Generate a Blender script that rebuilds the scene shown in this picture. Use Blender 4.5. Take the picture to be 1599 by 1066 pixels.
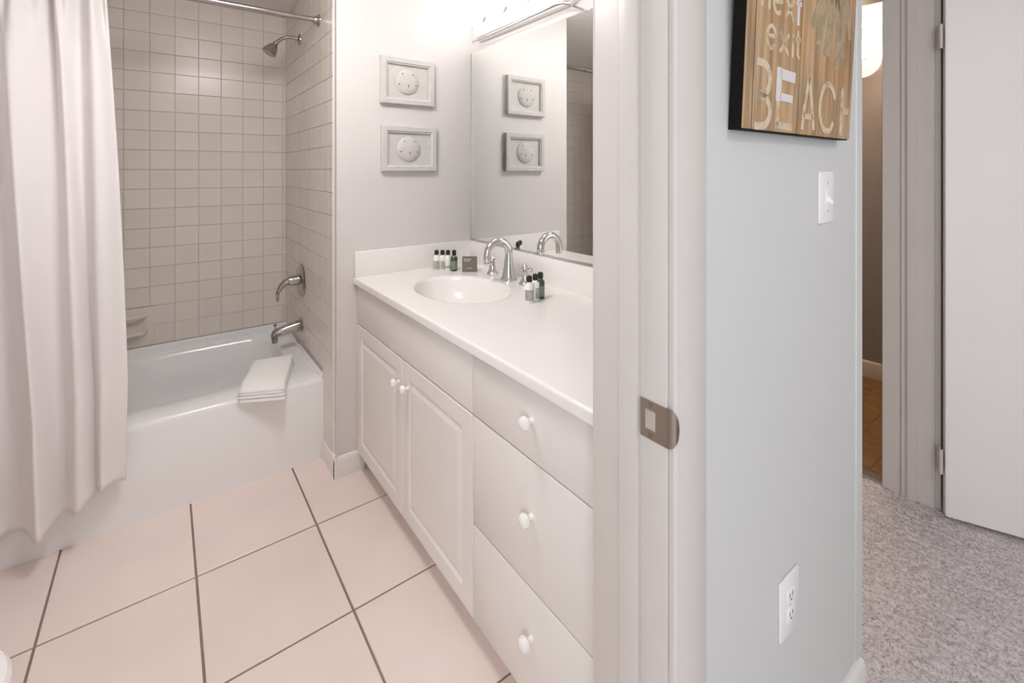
import bpy, bmesh, math, random
import numpy as np
from mathutils import Vector, Matrix

random.seed(7)
for o in list(bpy.data.objects):
    bpy.data.objects.remove(o)
S = bpy.context.scene
COL = S.collection
PI = math.pi

# ------------------------------------------------------------------ camera
F_PX, HORIZON, W_PX, H_PX = 725.0, 266.0, 1599.0, 1066.0
EYE = 1.30
YAW = math.atan(543.5 / 725.0)
cd = bpy.data.cameras.new('camera')
cam = bpy.data.objects.new('camera', cd)
COL.objects.link(cam)
cam.location = (0, 0, EYE)
cam.rotation_euler = (PI / 2, 0, -YAW)
cd.sensor_fit = 'HORIZONTAL'
cd.sensor_width = 36.0
cd.lens = 36.0 * F_PX / W_PX
cd.shift_x = 0.0
cd.shift_y = -(H_PX / 2 - HORIZON) / W_PX
cd.clip_start = 0.01
S.camera = cam

# ------------------------------------------------------------------ world, lights, exposure
wd = bpy.data.worlds.new('sky')
S.world = wd
wd.use_nodes = True
wn = wd.node_tree.nodes
wn['Background'].inputs[0].default_value = (0.80, 0.88, 1.0, 1)
wn['Background'].inputs[1].default_value = 1.0

S.view_settings.view_transform = 'Standard'
S.view_settings.look = 'None'
S.view_settings.exposure = 1.33
S.view_settings.gamma = 1.0
S.view_settings.use_curve_mapping = False
S.cycles.max_bounces = 12
S.cycles.diffuse_bounces = 8
S.cycles.glossy_bounces = 6
S.cycles.transmission_bounces = 8
S.cycles.caustics_reflective = False
S.cycles.caustics_refractive = False
S.cycles.sample_clamp_indirect = 6.0
S.cycles.use_denoising = True


def area(name, loc, rot, sx, sy, power, color):
    l = bpy.data.lights.new(name, 'AREA')
    l.shape = 'RECTANGLE'
    l.size, l.size_y = sx, sy
    l.energy = power
    l.color = color
    o = bpy.data.objects.new(name, l)
    o.location = loc
    o.rotation_euler = rot
    COL.objects.link(o)
    return o


P_DAY_FILL, P_SCONCE = 10.3, 15.0
LIT_GLOBE, FILL_HALL, FILL_BATH = 2.4, 7.2, 13.6      # brightness of lamp glass; hall and bath domes are added fill
# added daylight fill at an unseen, made-up window left of the camera
area('daylight_fill', (-1.08, -1.05, 1.35), (0, -PI / 2, 0), 1.3, 1.2, P_DAY_FILL, (0.90, 0.95, 1.0))


# ------------------------------------------------------------------ materials
def nodes(name):
    m = bpy.data.materials.new(name)
    m.use_nodes = True
    nt = m.node_tree
    return m, nt, nt.nodes['Principled BSDF']


def mat(name, col, rough=0.5, metal=0.0, var=0.0, vscale=6.0, bump=0.0, bscale=200.0, spec=0.5, emit=None,
        estr=0.0, trans=0.0, ior=1.45, coat=0.0, sss=0.0, rnd=0.0):
    m, nt, b = nodes(name)
    b.inputs['Base Color'].default_value = (*col, 1)
    b.inputs['Roughness'].default_value = rough
    b.inputs['Metallic'].default_value = metal
    b.inputs['Specular IOR Level'].default_value = spec
    b.inputs['Transmission Weight'].default_value = trans
    b.inputs['IOR'].default_value = ior
    b.inputs['Coat Weight'].default_value = coat
    if emit:
        b.inputs['Emission Color'].default_value = (*emit, 1)
        b.inputs['Emission Strength'].default_value = estr
    tc = nt.nodes.new('ShaderNodeTexCoord')
    if var > 0 or rnd > 0:
        mix = nt.nodes.new('ShaderNodeMix')
        mix.data_type = 'RGBA'
        mix.blend_type = 'MULTIPLY'
        mix.inputs['Factor'].default_value = 1.0
        mix.inputs[6].default_value = (*col, 1)
        n = nt.nodes.new('ShaderNodeTexNoise')
        n.inputs['Scale'].default_value = vscale
        n.inputs['Detail'].default_value = 4
        r = nt.nodes.new('ShaderNodeMapRange')
        r.inputs[1].default_value = 0.3
        r.inputs[2].default_value = 0.7
        r.inputs[3].default_value = 1 - var
        r.inputs[4].default_value = 1 + var * 0.3
        nt.links.new(tc.outputs['Object'], n.inputs['Vector'])
        nt.links.new(n.outputs['Fac'], r.inputs[0])
        last = r.outputs[0]
        if rnd > 0:
            oi = nt.nodes.new('ShaderNodeObjectInfo')
            r2 = nt.nodes.new('ShaderNodeMapRange')
            r2.inputs[3].default_value = 1 - rnd
            r2.inputs[4].default_value = 1 + rnd * 0.4
            nt.links.new(oi.outputs['Random'], r2.inputs[0])
            mm = nt.nodes.new('ShaderNodeMath')
            mm.operation = 'MULTIPLY'
            nt.links.new(last, mm.inputs[0])
            nt.links.new(r2.outputs[0], mm.inputs[1])
            last = mm.outputs[0]
        nt.links.new(last, mix.inputs[7])
        nt.links.new(mix.outputs[2], b.inputs['Base Color'])
    if bump > 0:
        n2 = nt.nodes.new('ShaderNodeTexNoise')
        n2.inputs['Scale'].default_value = bscale
        n2.inputs['Detail'].default_value = 3
        bp = nt.nodes.new('ShaderNodeBump')
        bp.inputs['Strength'].default_value = bump
        bp.inputs['Distance'].default_value = 0.002
        nt.links.new(tc.outputs['Object'], n2.inputs['Vector'])
        nt.links.new(n2.outputs['Fac'], bp.inputs['Height'])
        nt.links.new(bp.outputs['Normal'], b.inputs['Normal'])
    return m


M = {}
M['wall_bath'] = mat('bath_wall_paint', (0.69, 0.655, 0.64), 0.45, bump=0.06, bscale=260)
M['wall_hall'] = mat('hall_wall_paint', (0.645, 0.65, 0.64), 0.5, bump=0.06, bscale=260)
M['ceiling'] = mat('ceiling_paint', (0.82, 0.80, 0.78), 0.7, bump=0.1, bscale=120)
M['trim'] = mat('trim_paint', (0.82, 0.79, 0.76), 0.3, var=0.02)
M['frame_paint'] = mat('door_frame_paint', (0.64, 0.595, 0.565), 0.35, var=0.02)
M['door'] = mat('door_paint', (0.87, 0.835, 0.825), 0.35, var=0.015, vscale=3)
M['grout_wall'] = mat('wall_grout', (0.62, 0.565, 0.51), 0.8, var=0.1, vscale=9)
M['tile_wall'] = mat('glazed_wall_tile', (0.77, 0.715, 0.655), 0.25, var=0.03, vscale=5, rnd=0.03)
M['grout_floor'] = mat('floor_grout', (0.30, 0.24, 0.20), 0.9, var=0.15, vscale=12)
M['tile_floor'] = mat('floor_tile_ceramic', (0.86, 0.745, 0.69), 0.32, var=0.05, vscale=4, rnd=0.03)
M['tub'] = mat('tub_enamel', (0.87, 0.875, 0.885), 0.16, coat=0.3)
M['ceramic'] = mat('white_ceramic', (0.88, 0.86, 0.84), 0.1, coat=0.4)
M['marble'] = mat('cultured_marble', (0.84, 0.81, 0.79), 0.24, var=0.015, vscale=2.5, coat=0.0)
M['cabinet'] = mat('cabinet_thermofoil', (0.80, 0.765, 0.73), 0.32, var=0.01)
M['chrome'] = mat('chrome', (0.62, 0.605, 0.60), 0.07, metal=1.0)
M['chrome_dark'] = mat('chrome_dark_reflections', (0.47, 0.44, 0.42), 0.12, metal=1.0)  # chrome with the dark reflections of its surroundings put into the colour
M['nickel'] = mat('brushed_nickel', (0.42, 0.36, 0.30), 0.32, metal=1.0, bump=0.05, bscale=500)
M['mirror'] = mat('mirror_silver', (0.90, 0.91, 0.90), 0.0, metal=1.0)
M['cloth'] = mat('curtain_cloth', (0.84, 0.81, 0.81), 0.85, bump=0.15, bscale=700, spec=0.2)
M['towel'] = mat('terry_cloth', (0.93, 0.92, 0.915), 0.95, bump=0.35, bscale=420, spec=0.1)
M['frame'] = mat('whitewashed_frame', (0.60, 0.575, 0.555), 0.55, var=0.06, vscale=30)
M['shell'] = mat('sand_dollar_shell', (0.60, 0.575, 0.55), 0.8, var=0.05, vscale=60, bump=0.2, bscale=300)
M['slot'] = mat('dark_slot', (0.16, 0.13, 0.11), 0.9)
M['black'] = mat('black_plastic', (0.012, 0.011, 0.011), 0.3)
M['blackwood'] = mat('black_painted_wood', (0.008, 0.006, 0.005), 0.6, spec=0.15)
M['lotion'] = mat('white_bottle_plastic', (0.80, 0.80, 0.76), 0.25, coat=0.2)
M['label'] = mat('grey_label_print', (0.42, 0.40, 0.38), 0.6, var=0.3, vscale=80)
M['green_label'] = mat('sage_label_print', (0.40, 0.47, 0.42), 0.6, var=0.2, vscale=80)
M['darkglass'] = mat('dark_green_bottle', (0.035, 0.055, 0.03), 0.12, coat=0.5)
M['greylabel2'] = mat('olive_label_print', (0.20, 0.24, 0.17), 0.5, var=0.3, vscale=90)
M['carton'] = mat('taupe_carton', (0.19, 0.165, 0.14), 0.7, var=0.15, vscale=90)
M['carton_print'] = mat('pale_carton_print', (0.55, 0.52, 0.48), 0.7)
M['plastic'] = mat('white_wall_plate', (0.86, 0.845, 0.85), 0.3)
M['carpet_back'] = mat('carpet_backing', (0.5, 0.46, 0.44), 0.95)
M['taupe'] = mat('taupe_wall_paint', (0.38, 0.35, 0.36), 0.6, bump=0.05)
M['wood_floor'] = mat('brown_floor_boards', (0.36, 0.20, 0.085), 0.5, var=0.35, vscale=14)
M['raw_wood'] = mat('raw_pocket_wood', (0.50, 0.44, 0.38), 0.8, var=0.1, vscale=60)
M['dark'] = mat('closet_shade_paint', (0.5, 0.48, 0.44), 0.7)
M['globe'] = mat('frosted_glass_lit', (1, 1, 1), 0.3, emit=(1.0, 0.975, 0.95), estr=LIT_GLOBE)
M['fill_dome_hall'] = mat('hall_fill_lit', (1, 1, 1), 0.3, emit=(1.0, 0.975, 0.96), estr=FILL_HALL)
M['fill_dome_bath'] = mat('bath_fill_lit', (1, 1, 1), 0.3, emit=(1.0, 0.965, 0.955), estr=FILL_BATH)
M['sconce_glass'] = mat('sconce_glass_lit', (1, 0.95, 0.85), 0.3, emit=(1.0, 0.83, 0.58), estr=0.42)


def carpet_material():
    m, nt, b = nodes('carpet_pile_fibres')
    tc = nt.nodes.new('ShaderNodeTexCoord')
    n = nt.nodes.new('ShaderNodeTexNoise')
    n.inputs['Scale'].default_value = 140
    n.inputs['Detail'].default_value = 3
    n.inputs['Roughness'].default_value = 0.7
    cr = nt.nodes.new('ShaderNodeValToRGB')
    e = cr.color_ramp.elements
    e[0].position = 0.33
    e[0].color = (0.40, 0.35, 0.355, 1)
    e[1].position = 0.50
    e[1].color = (0.80, 0.73, 0.74, 1)
    x = e.new(0.66)
    x.color = (0.90, 0.83, 0.84, 1)
    n2 = nt.nodes.new('ShaderNodeTexNoise')
    n2.inputs['Scale'].default_value = 7
    mx = nt.nodes.new('ShaderNodeMix')
    mx.data_type = 'RGBA'
    mx.blend_type = 'MULTIPLY'
    mx.inputs['Factor'].default_value = 0.25
    nt.links.new(tc.outputs['Object'], n.inputs['Vector'])
    nt.links.new(tc.outputs['Object'], n2.inputs['Vector'])
    nt.links.new(n.outputs['Fac'], cr.inputs['Fac'])
    nt.links.new(cr.outputs['Color'], mx.inputs[6])
    nt.links.new(n2.outputs['Fac'], mx.inputs[7])
    nt.links.new(mx.outputs[2], b.inputs['Base Color'])
    b.inputs['Roughness'].default_value = 0.95
    b.inputs['Specular IOR Level'].default_value = 0.1
    return m


M['carpet'] = carpet_material()


def plank_material():
    m, nt, b = nodes('weathered_plank')
    tc = nt.nodes.new('ShaderNodeTexCoord')
    mp = nt.nodes.new('ShaderNodeMapping')
    mp.inputs['Scale'].default_value = (60, 60, 4)
    n = nt.nodes.new('ShaderNodeTexNoise')
    n.inputs['Scale'].default_value = 1.0
    n.inputs['Detail'].default_value = 6
    cr = nt.nodes.new('ShaderNodeValToRGB')
    e = cr.color_ramp.elements
    e[0].position = 0.30
    e[0].color = (0.29, 0.185, 0.105, 1)
    e[1].position = 0.66
    e[1].color = (0.60, 0.415, 0.25, 1)
    n2 = nt.nodes.new('ShaderNodeTexNoise')
    n2.inputs['Scale'].default_value = 9
    n2.inputs['Detail'].default_value = 4
    cr2 = nt.nodes.new('ShaderNodeValToRGB')
    e2 = cr2.color_ramp.elements
    e2[0].position = 0.35
    e2[0].color = (0.95, 0.80, 0.55, 1)
    e2[1].position = 0.65
    e2[1].color = (0.85, 0.85, 0.85, 1)
    mx = nt.nodes.new('ShaderNodeMix')
    mx.data_type = 'RGBA'
    mx.blend_type = 'MULTIPLY'
    mx.inputs['Factor'].default_value = 0.8
    nt.links.new(tc.outputs['Object'], mp.inputs['Vector'])
    nt.links.new(mp.outputs['Vector'], n.inputs['Vector'])
    nt.links.new(n.outputs['Fac'], cr.inputs['Fac'])
    nt.links.new(tc.outputs['Object'], n2.inputs['Vector'])
    nt.links.new(n2.outputs['Fac'], cr2.inputs['Fac'])
    nt.links.new(cr.outputs['Color'], mx.inputs[6])
    nt.links.new(cr2.outputs['Color'], mx.inputs[7])
    nt.links.new(mx.outputs[2], b.inputs['Base Color'])
    b.inputs['Roughness'].default_value = 0.6
    return m


M['plank'] = plank_material()
M['joint'] = mat('dark_plank_joint', (0.035, 0.022, 0.016), 0.8)


def worn_paint(name, col, wear):
    """brushed lettering paint that has rubbed away in places"""
    m, nt, b = nodes(name)
    tc = nt.nodes.new('ShaderNodeTexCoord')
    n = nt.nodes.new('ShaderNodeTexNoise')
    n.inputs['Scale'].default_value = 55
    n.inputs['Detail'].default_value = 5
    cr = nt.nodes.new('ShaderNodeValToRGB')
    e = cr.color_ramp.elements
    e[0].position = wear - 0.08
    e[0].color = (0.46, 0.33, 0.20, 1)
    e[1].position = wear + 0.12
    e[1].color = (*col, 1)
    nt.links.new(tc.outputs['Object'], n.inputs['Vector'])
    nt.links.new(n.outputs['Fac'], cr.inputs['Fac'])
    nt.links.new(cr.outputs['Color'], b.inputs['Base Color'])
    b.inputs['Roughness'].default_value = 0.6
    return m


M['paint_cream'] = worn_paint('worn_cream_paint', (0.66, 0.53, 0.38), 0.42)
M['paint_white'] = worn_paint('white_paint', (0.70, 0.66, 0.64), 0.25)
M['paint_green'] = worn_paint('worn_palm_paint', (0.33, 0.27, 0.165), 0.46)


# ------------------------------------------------------------------ mesh helpers
class MB:
    def __init__(s):
        s.bm = bmesh.new()

    def box(s, x0, x1, y0, y1, z0, z1, bev=0.0, seg=1, mi=0):
        t = bmesh.new()
        bmesh.ops.create_cube(t, size=1.0)
        for v in t.verts:
            v.co = Vector(((x0 + x1) / 2 + v.co.x * (x1 - x0), (y0 + y1) / 2 + v.co.y * (y1 - y0),
                           (z0 + z1) / 2 + v.co.z * (z1 - z0)))
        if bev > 0:
            bmesh.ops.bevel(t, geom=list(t.edges), offset=bev, segments=seg, profile=0.5, affect='EDGES')
        s.merge(t)
        return s

    def merge(s, t, mtx=None):
        if mtx is not None:
            bmesh.ops.transform(t, matrix=mtx, verts=t.verts)
        me = bpy.data.meshes.new('tmp')
        t.to_mesh(me)
        t.free()
        s.bm.from_mesh(me)
        bpy.data.meshes.remove(me)

    def lathe(s, prof, seg=24, mtx=None):
        """prof: list of (radius, z) revolved about z"""
        t = bmesh.new()
        rings = []
        for r, z in prof:
            if r < 1e-6:
                rings.append([t.verts.new((0, 0, z))])
            else:
                rings.append([t.verts.new((r * math.cos(2 * PI * k / seg), r * math.sin(2 * PI * k / seg), z)) for k in range(seg)])
        for a, b in zip(rings[:-1], rings[1:]):
            for k in range(seg):
                k2 = (k + 1) % seg
                if len(a) == 1 and len(b) == 1:
                    continue
                if len(a) == 1:
                    t.faces.new((a[0], b[k2], b[k]))
                elif len(b) == 1:
                    t.faces.new((a[k], a[k2], b[0]))
                else:
                    t.faces.new((a[k], a[k2], b[k2], b[k]))
        if len(rings[0]) > 1:
            t.faces.new(list(reversed(rings[0])))
        if len(rings[-1]) > 1:
            t.faces.new(rings[-1])
        bmesh.ops.recalc_face_normals(t, faces=t.faces)
        s.merge(t, mtx)
        return s

    def tube(s, pts, rad, seg=12, cap=True):
        """tube through pts; rad is a number or one radius per point"""
        pts = [Vector(p) for p in pts]
        n = len(pts)
        rads = [rad] * n if isinstance(rad, (int, float)) else list(rad)
        t = bmesh.new()
        rings = []
        up = None
        for i, p in enumerate(pts):
            d = (pts[min(i + 1, n - 1)] - pts[max(i - 1, 0)]).normalized()
            if up is None:
                up = d.orthogonal().normalized()
            u = (up - d * up.dot(d)).normalized()
            up = u
            w = d.cross(u)
            rings.append([t.verts.new(p + (u * math.cos(2 * PI * k / seg) + w * math.sin(2 * PI * k / seg)) * rads[i]) for k in range(seg)])
        for a, b in zip(rings[:-1], rings[1:]):
            for k in range(seg):
                t.faces.new((a[k], a[(k + 1) % seg], b[(k + 1) % seg], b[k]))
        if cap:
            t.faces.new(list(reversed(rings[0])))
            t.faces.new(rings[-1])
        bmesh.ops.recalc_face_normals(t, faces=t.faces)
        s.merge(t)
        return s

    def loft(s, rings, cap0=True, cap1=True, closed=True):
        t = bmesh.new()
        R = [[t.verts.new(p) for p in r] for r in rings]
        n = len(R[0])
        for a, b in zip(R[:-1], R[1:]):
            for k in range(n if closed else n - 1):
                t.faces.new((a[k], a[(k + 1) % n], b[(k + 1) % n], b[k]))
        if cap0:
            t.faces.new(list(reversed(R[0])))
        if cap1:
            t.faces.new(R[-1])
        bmesh.ops.recalc_face_normals(t, faces=t.faces)
        s.merge(t)
        return s

    def prism(s, poly, axis, a, b):
        """polygon extruded along an axis ('x','y','z') from a to b"""
        def pt(u, v, w):
            return {'x': (w, u, v), 'y': (u, w, v), 'z': (u, v, w)}[axis]
        return s.loft([[pt(u, v, a) for u, v in poly], [pt(u, v, b) for u, v in poly]])

    def mesh(s, name, m, smooth=True, ang=40):
        me = bpy.data.meshes.new(name)
        bmesh.ops.remove_doubles(s.bm, verts=s.bm.verts, dist=1e-6)
        for e in s.bm.edges:
            if len(e.link_faces) == 2:
                e.smooth = e.calc_face_angle(0) < math.radians(ang)
        for f in s.bm.faces:
            f.smooth = smooth
        s.bm.to_mesh(me)
        s.bm.free()
        me.materials.append(m)
        return me

    def build(s, name, m, parent=None, smooth=True, ang=40):
        return link(name, s.mesh(name, m, smooth, ang), parent)


def link(name, me, parent=None, loc=None):
    """world-space mesh: the parent's transform is undone, so vertices stay where they were modelled"""
    o = bpy.data.objects.new(name, me)
    COL.objects.link(o)
    if loc:
        o.location = loc
    if parent is not None:
        o.parent = parent
        o.matrix_parent_inverse = full(parent).inverted()
    return o


def full(o):
    m = Matrix.LocRotScale(o.location, o.rotation_euler, o.scale)
    if o.parent is not None:
        return full(o.parent) @ o.matrix_parent_inverse @ m
    return m


def tag(o, label, cat, group=None):
    o['label'] = label
    o['category'] = cat
    if group:
        o['group'] = group
    return o


def thing(name, label, cat, loc, group=None):
    o = bpy.data.objects.new(name, None)
    o.empty_display_size = 0.05
    o.location = loc
    COL.objects.link(o)
    return tag(o, label, cat, group)


def struct(o, label=None):
    o['kind'] = 'structure'
    if label:
        o['label'] = label
    return o


def copy_tree(o, parent=None):
    c = o.copy()
    COL.objects.link(c)
    if parent is not None:
        c.parent = parent
        c.matrix_parent_inverse = o.matrix_parent_inverse.copy()
    for ch in list(o.children):
        copy_tree(ch, c)
    return c


def tile_mesh(name, w, h, t, cham, m):
    """tile lying in local XY, centred, front at +z, chamfered arris"""
    a, b = w / 2, h / 2
    c, d = a - cham, b - cham
    z1 = t - cham * 0.6
    v = [(-a, -b, 0), (a, -b, 0), (a, b, 0), (-a, b, 0), (-a, -b, z1), (a, -b, z1), (a, b, z1), (-a, b, z1),
         (-c, -d, t), (c, -d, t), (c, d, t), (-c, d, t)]
    f = [(8, 9, 10, 11)]
    for i in range(4):
        j = (i + 1) % 4
        f += [(i, j, 4 + j, 4 + i), (4 + i, 4 + j, 8 + j, 8 + i)]
    me = bpy.data.meshes.new(name)
    me.from_pydata(v, [], f)
    me.materials.append(m)
    return me


def rot_to(axis):
    """matrix turning +z to the given axis"""
    return Vector((0, 0, 1)).rotation_difference(Vector(axis)).to_matrix().to_4x4()


def place(axis, loc):
    return Matrix.Translation(loc) @ rot_to(axis)


# ------------------------------------------------------------------ key planes (metres)
CEIL = 2.21
X_JAMB, Y_A, Y_A2 = 0.592, 0.41, 0.554        # doorway wall between hall and bathroom
X_VAN, X_COR = 1.259, 1.403                    # vanity wall and its corridor face
X_END, Y_PIC = 0.585, 2.02                     # wall block between tub and vanity
Y_BACK, X_LEFT = 3.03, -0.94
X_B, X_B2 = 2.375, 2.50                        # hall wall with the two doorways

# ------------------------------------------------------------------ shell
w = MB()
w.box(X_JAMB + 0.018, X_COR, Y_A, Y_A2, 0, CEIL)
w.box(-1.06, -0.19, Y_A, Y_A2, 0, CEIL)
w.box(-0.19, X_JAMB + 0.018, Y_A, Y_A2, 2.05, CEIL)
wall_front = struct(w.build('wall_front', M['wall_hall'], smooth=False))
struct(MB().box(X_VAN, X_COR, Y_A2, 3.15, 0, CEIL).build('wall_right', M['wall_bath'], smooth=False))
w = MB().box(X_END, X_VAN, Y_PIC, Y_BACK + 0.12, 0, CEIL)
wall_partition = struct(w.build('wall_partition', M['wall_bath'], smooth=False))
wall_back = struct(MB().box(X_LEFT - 0.12, X_END, Y_BACK, Y_BACK + 0.12, 0, CEIL).build('wall_back', M['grout_wall'], smooth=False))
struct(MB().box(X_LEFT - 0.12, X_LEFT, Y_A2, Y_BACK, 0, CEIL).build('wall_left', M['wall_bath'], smooth=False))
# hall and bedroom side
struct(MB().box(-1.18, X_B2, -2.12, -2.0, 0, CEIL).build('wall_rear', M['wall_hall'], smooth=False))
w = MB()
w.box(-1.18, -1.06, -2.0, -1.65, 0, CEIL)
w.box(-1.18, -1.06, -0.45, Y_A2, 0, CEIL)
w.box(-1.18, -1.06, -1.65, -0.45, 0, 0.7)
w.box(-1.18, -1.06, -1.65, -0.45, 2.0, CEIL)
struct(w.build('wall_hall_left', M['wall_hall'], smooth=False))
w = MB()
w.box(X_B, X_B2, -2.0, -0.34, 0, CEIL)
w.box(X_B, X_B2, 0.455, 0.60, 0, CEIL)
w.box(X_B, X_B2, 1.40, 2.60, 0, CEIL)
w.box(X_B, X_B2, -0.34, 0.455, 2.05, CEIL)
w.box(X_B, X_B2, 0.60, 1.40, 2.05, CEIL)
struct(w.build('wall_hall_right', M['frame_paint'], smooth=False))
struct(MB().box(X_COR, X_B2, 2.60, 2.72, 0, CEIL).build('wall_corridor_end', M['wall_hall'], smooth=False))
# far room seen through the gap, and the closet behind the leaning door
X_R = 3.56
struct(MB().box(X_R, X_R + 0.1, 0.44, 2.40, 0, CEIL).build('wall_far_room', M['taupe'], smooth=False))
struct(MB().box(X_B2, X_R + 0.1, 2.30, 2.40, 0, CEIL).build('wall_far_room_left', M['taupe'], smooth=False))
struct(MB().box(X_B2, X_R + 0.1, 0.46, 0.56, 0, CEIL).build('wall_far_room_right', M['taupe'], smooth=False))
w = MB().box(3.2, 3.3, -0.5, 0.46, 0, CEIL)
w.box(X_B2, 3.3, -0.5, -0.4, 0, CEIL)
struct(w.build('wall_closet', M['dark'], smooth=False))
struct(MB().box(-1.18, X_R + 0.1, -2.12, 3.15, CEIL, CEIL + 0.1).build('ceiling', M['ceiling'], smooth=False))

# floors
floor = struct(MB().box(X_LEFT, X_VAN, 0.48, Y_BACK, -0.05, -0.004).build('floor', M['grout_floor'], smooth=False))
w = MB().box(-1.06, X_B, -2.0, Y_A, -0.05, -0.004)
w.box(X_COR, X_B, Y_A, 2.6, -0.05, -0.004)
w.box(-0.19, X_JAMB + 0.018, Y_A, 0.48, -0.05, -0.004)
w.box(X_B, 3.3, -0.4, 0.46, -0.05, -0.004)
floor_hall = struct(w.build('floor.001', M['carpet_back'], smooth=False), 'carpeted hall floor')
floor_far = struct(MB().box(X_B + 0.03, X_R, 0.56, 2.3, -0.05, -0.004).build('floor.002', M['grout_floor'], smooth=False), 'brown floor of the far room')

# floor tiles: pieces of the floor
fx = [X_LEFT] + [0.083 + 0.366 * k for k in range(-2, 4)] + [X_VAN]
fy = [0.48, 0.55, 0.965, 1.380, 1.795, 2.21]
for i in range(len(fx) - 1):
    for j in range(len(fy) - 1):
        g = 0.0034
        x0, x1, y0, y1 = fx[i] + g, fx[i + 1] - g, fy[j] + g, fy[j + 1] - g
        me = tile_mesh('tile', x1 - x0, y1 - y0, 0.008, 0.0018, M['tile_floor'])
        o = link('tile', me, None, ((x0 + x1) / 2, (y0 + y1) / 2, -0.0075 + random.uniform(-0.0003, 0.0003)))
        o.parent = floor

# far room floor boards
bm_ = tile_mesh('plank', 1.09, 0.118, 0.006, 0.0015, M['wood_floor'])
for k in range(14):
    o = link('plank', bm_, None, (3.0, 0.622 + 0.12 * k, -0.006))
    o.parent = floor_far

# carpet: real pile relief where it can be seen close up, one fitted sheet
def carpet_sheet():
    xs = np.arange(0.9, X_B, 0.0065)
    ys = np.arange(-0.5, 1.5, 0.0065)
    gx, gy = np.meshgrid(xs, ys, indexing='ij')
    rng = np.random.default_rng(3)
    h = rng.normal(0, 1, gx.shape)
    h = (h + np.roll(h, 1, 0) + np.roll(h, 1, 1) + np.roll(np.roll(h, 1, 0), 1, 1)) / 2
    big = np.sin(gx * 17 + 3 * np.sin(gy * 9)) * np.sin(gy * 21) * 0.0008
    z = 0.004 + h * 0.0016 + big
    keep = ~((gx < X_COR + 0.003) & (gy > Y_A - 0.003))
    n0, n1 = gx.shape
    co = np.stack([gx + rng.normal(0, .0013, gx.shape), gy + rng.normal(0, .0013, gx.shape), z], -1).reshape(-1, 3)
    idx = np.arange(n0 * n1).reshape(n0, n1)
    q = np.stack([idx[:-1, :-1], idx[1:, :-1], idx[1:, 1:], idx[:-1, 1:]], -1)
    kk = keep[:-1, :-1] & keep[1:, 1:] & keep[1:, :-1] & keep[:-1, 1:]
    f = q[kk]
    me = bpy.data.meshes.new('carpet_pile')
    me.from_pydata(co.tolist(), [], f.tolist())
    me.materials.append(M['carpet'])
    me.polygons.foreach_set('use_smooth', [True] * len(me.polygons))
    o = link('carpet_pile', me)
    o.parent = floor_hall
    o['kind'] = 'stuff'
    w = MB().box(-1.06, 0.9, -2.0, Y_A, -0.004, 0.004)
    w.box(0.9, X_B, -2.0, -0.5, -0.004, 0.004)
    w.box(X_COR, X_B, 1.5, 2.6, -0.004, 0.004)
    w.box(-0.19, X_JAMB + 0.018, Y_A, 0.48, -0.004, 0.004)
    w.box(X_B, 3.3, -0.4, 0.46, -0.004, 0.004)
    o = w.build('carpet_border', M['carpet'], smooth=False)
    o.parent = floor_hall
    o['kind'] = 'stuff'


carpet_sheet()

# wall tiles: pieces of the back wall and of the tub end of the partition
Z0, TZ, TX = 0.402, 0.1003, 0.104
me_t = tile_mesh('tile', TX - 0.0019, TZ - 0.0019, 0.005, 0.0012, M['tile_wall'])
RB = Matrix(((1, 0, 0), (0, 0, -1), (0, 1, 0))).to_4x4()       # local +z -> world -y
RE = Matrix(((0, 0, -1), (-1, 0, 0), (0, 1, 0))).to_4x4()      # local +z -> world -x
edges = [0.046 + TX * k for k in range(-9, 6)] + [X_END]
nrow = 18


def wall_tile(me, loc, R, parent):
    o = link('tile', me)
    o.matrix_world = Matrix.Translation(loc) @ R @ Matrix.Rotation(random.uniform(-.004, .004), 4, 'X') @ Matrix.Rotation(random.uniform(-.004, .004), 4, 'Y')
    o.parent = parent
    return o


for r in range(nrow):
    z = Z0 + TZ * (r + 0.5)
    if z + TZ / 2 > CEIL:
        continue
    for k in range(len(edges) - 1):
        x0, x1 = edges[k], edges[k + 1]
        if r < 2 and x0 > -0.27 and x1 < -0.04:
            continue                                            # the soap dish sits here
        me = me_t if x1 - x0 > TX * 0.9 else tile_mesh('tile', x1 - x0 - 0.0022, TZ - 0.0022, 0.005, 0.0012, M['tile_wall'])
        wall_tile(me, ((x0 + x1) / 2, Y_BACK, z), RB, wall_back)
ye = [Y_BACK - 0.007 - 0.1 * k for k in range(0, 10)] + [2.062]
me_e = tile_mesh('tile', 0.1 - 0.0022, TZ - 0.0022, 0.006, 0.0014, M['tile_wall'])
me_last = tile_mesh('tile', ye[-2] - ye[-1] - 0.0022, TZ - 0.0022, 0.006, 0.0014, M['tile_wall'])
for r in range(nrow):
    z = Z0 + TZ * (r + 0.5)
    if z + TZ / 2 > CEIL:
        continue
    for k in range(len(ye) - 1):
        wall_tile(me_e if k < len(ye) - 2 else me_last, (X_END, (ye[k] + ye[k + 1]) / 2, z), RE, wall_partition)
# grout bed of the end wall, and lower tiles in front of the tub
MB().box(X_END - 0.002, X_END + 0.01, 2.062, Y_BACK, 0.36, CEIL).build('grout_bed', M['grout_wall'], wall_partition, smooth=False)
lt = tile_mesh('tile', 0.138, 0.118, 0.006, 0.0014, M['tile_wall'])
for k in range(3):
    wall_tile(lt, (X_END, 2.133, 0.147 + 0.12 * k - 0.0), RE, wall_partition)
# rounded corner bead of the partition
MB().tube([(X_END + 0.002, 2.058, 0.09), (X_END + 0.002, 2.058, CEIL)], 0.0065, 10).build('edge_bead', M['trim'], wall_partition)

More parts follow.
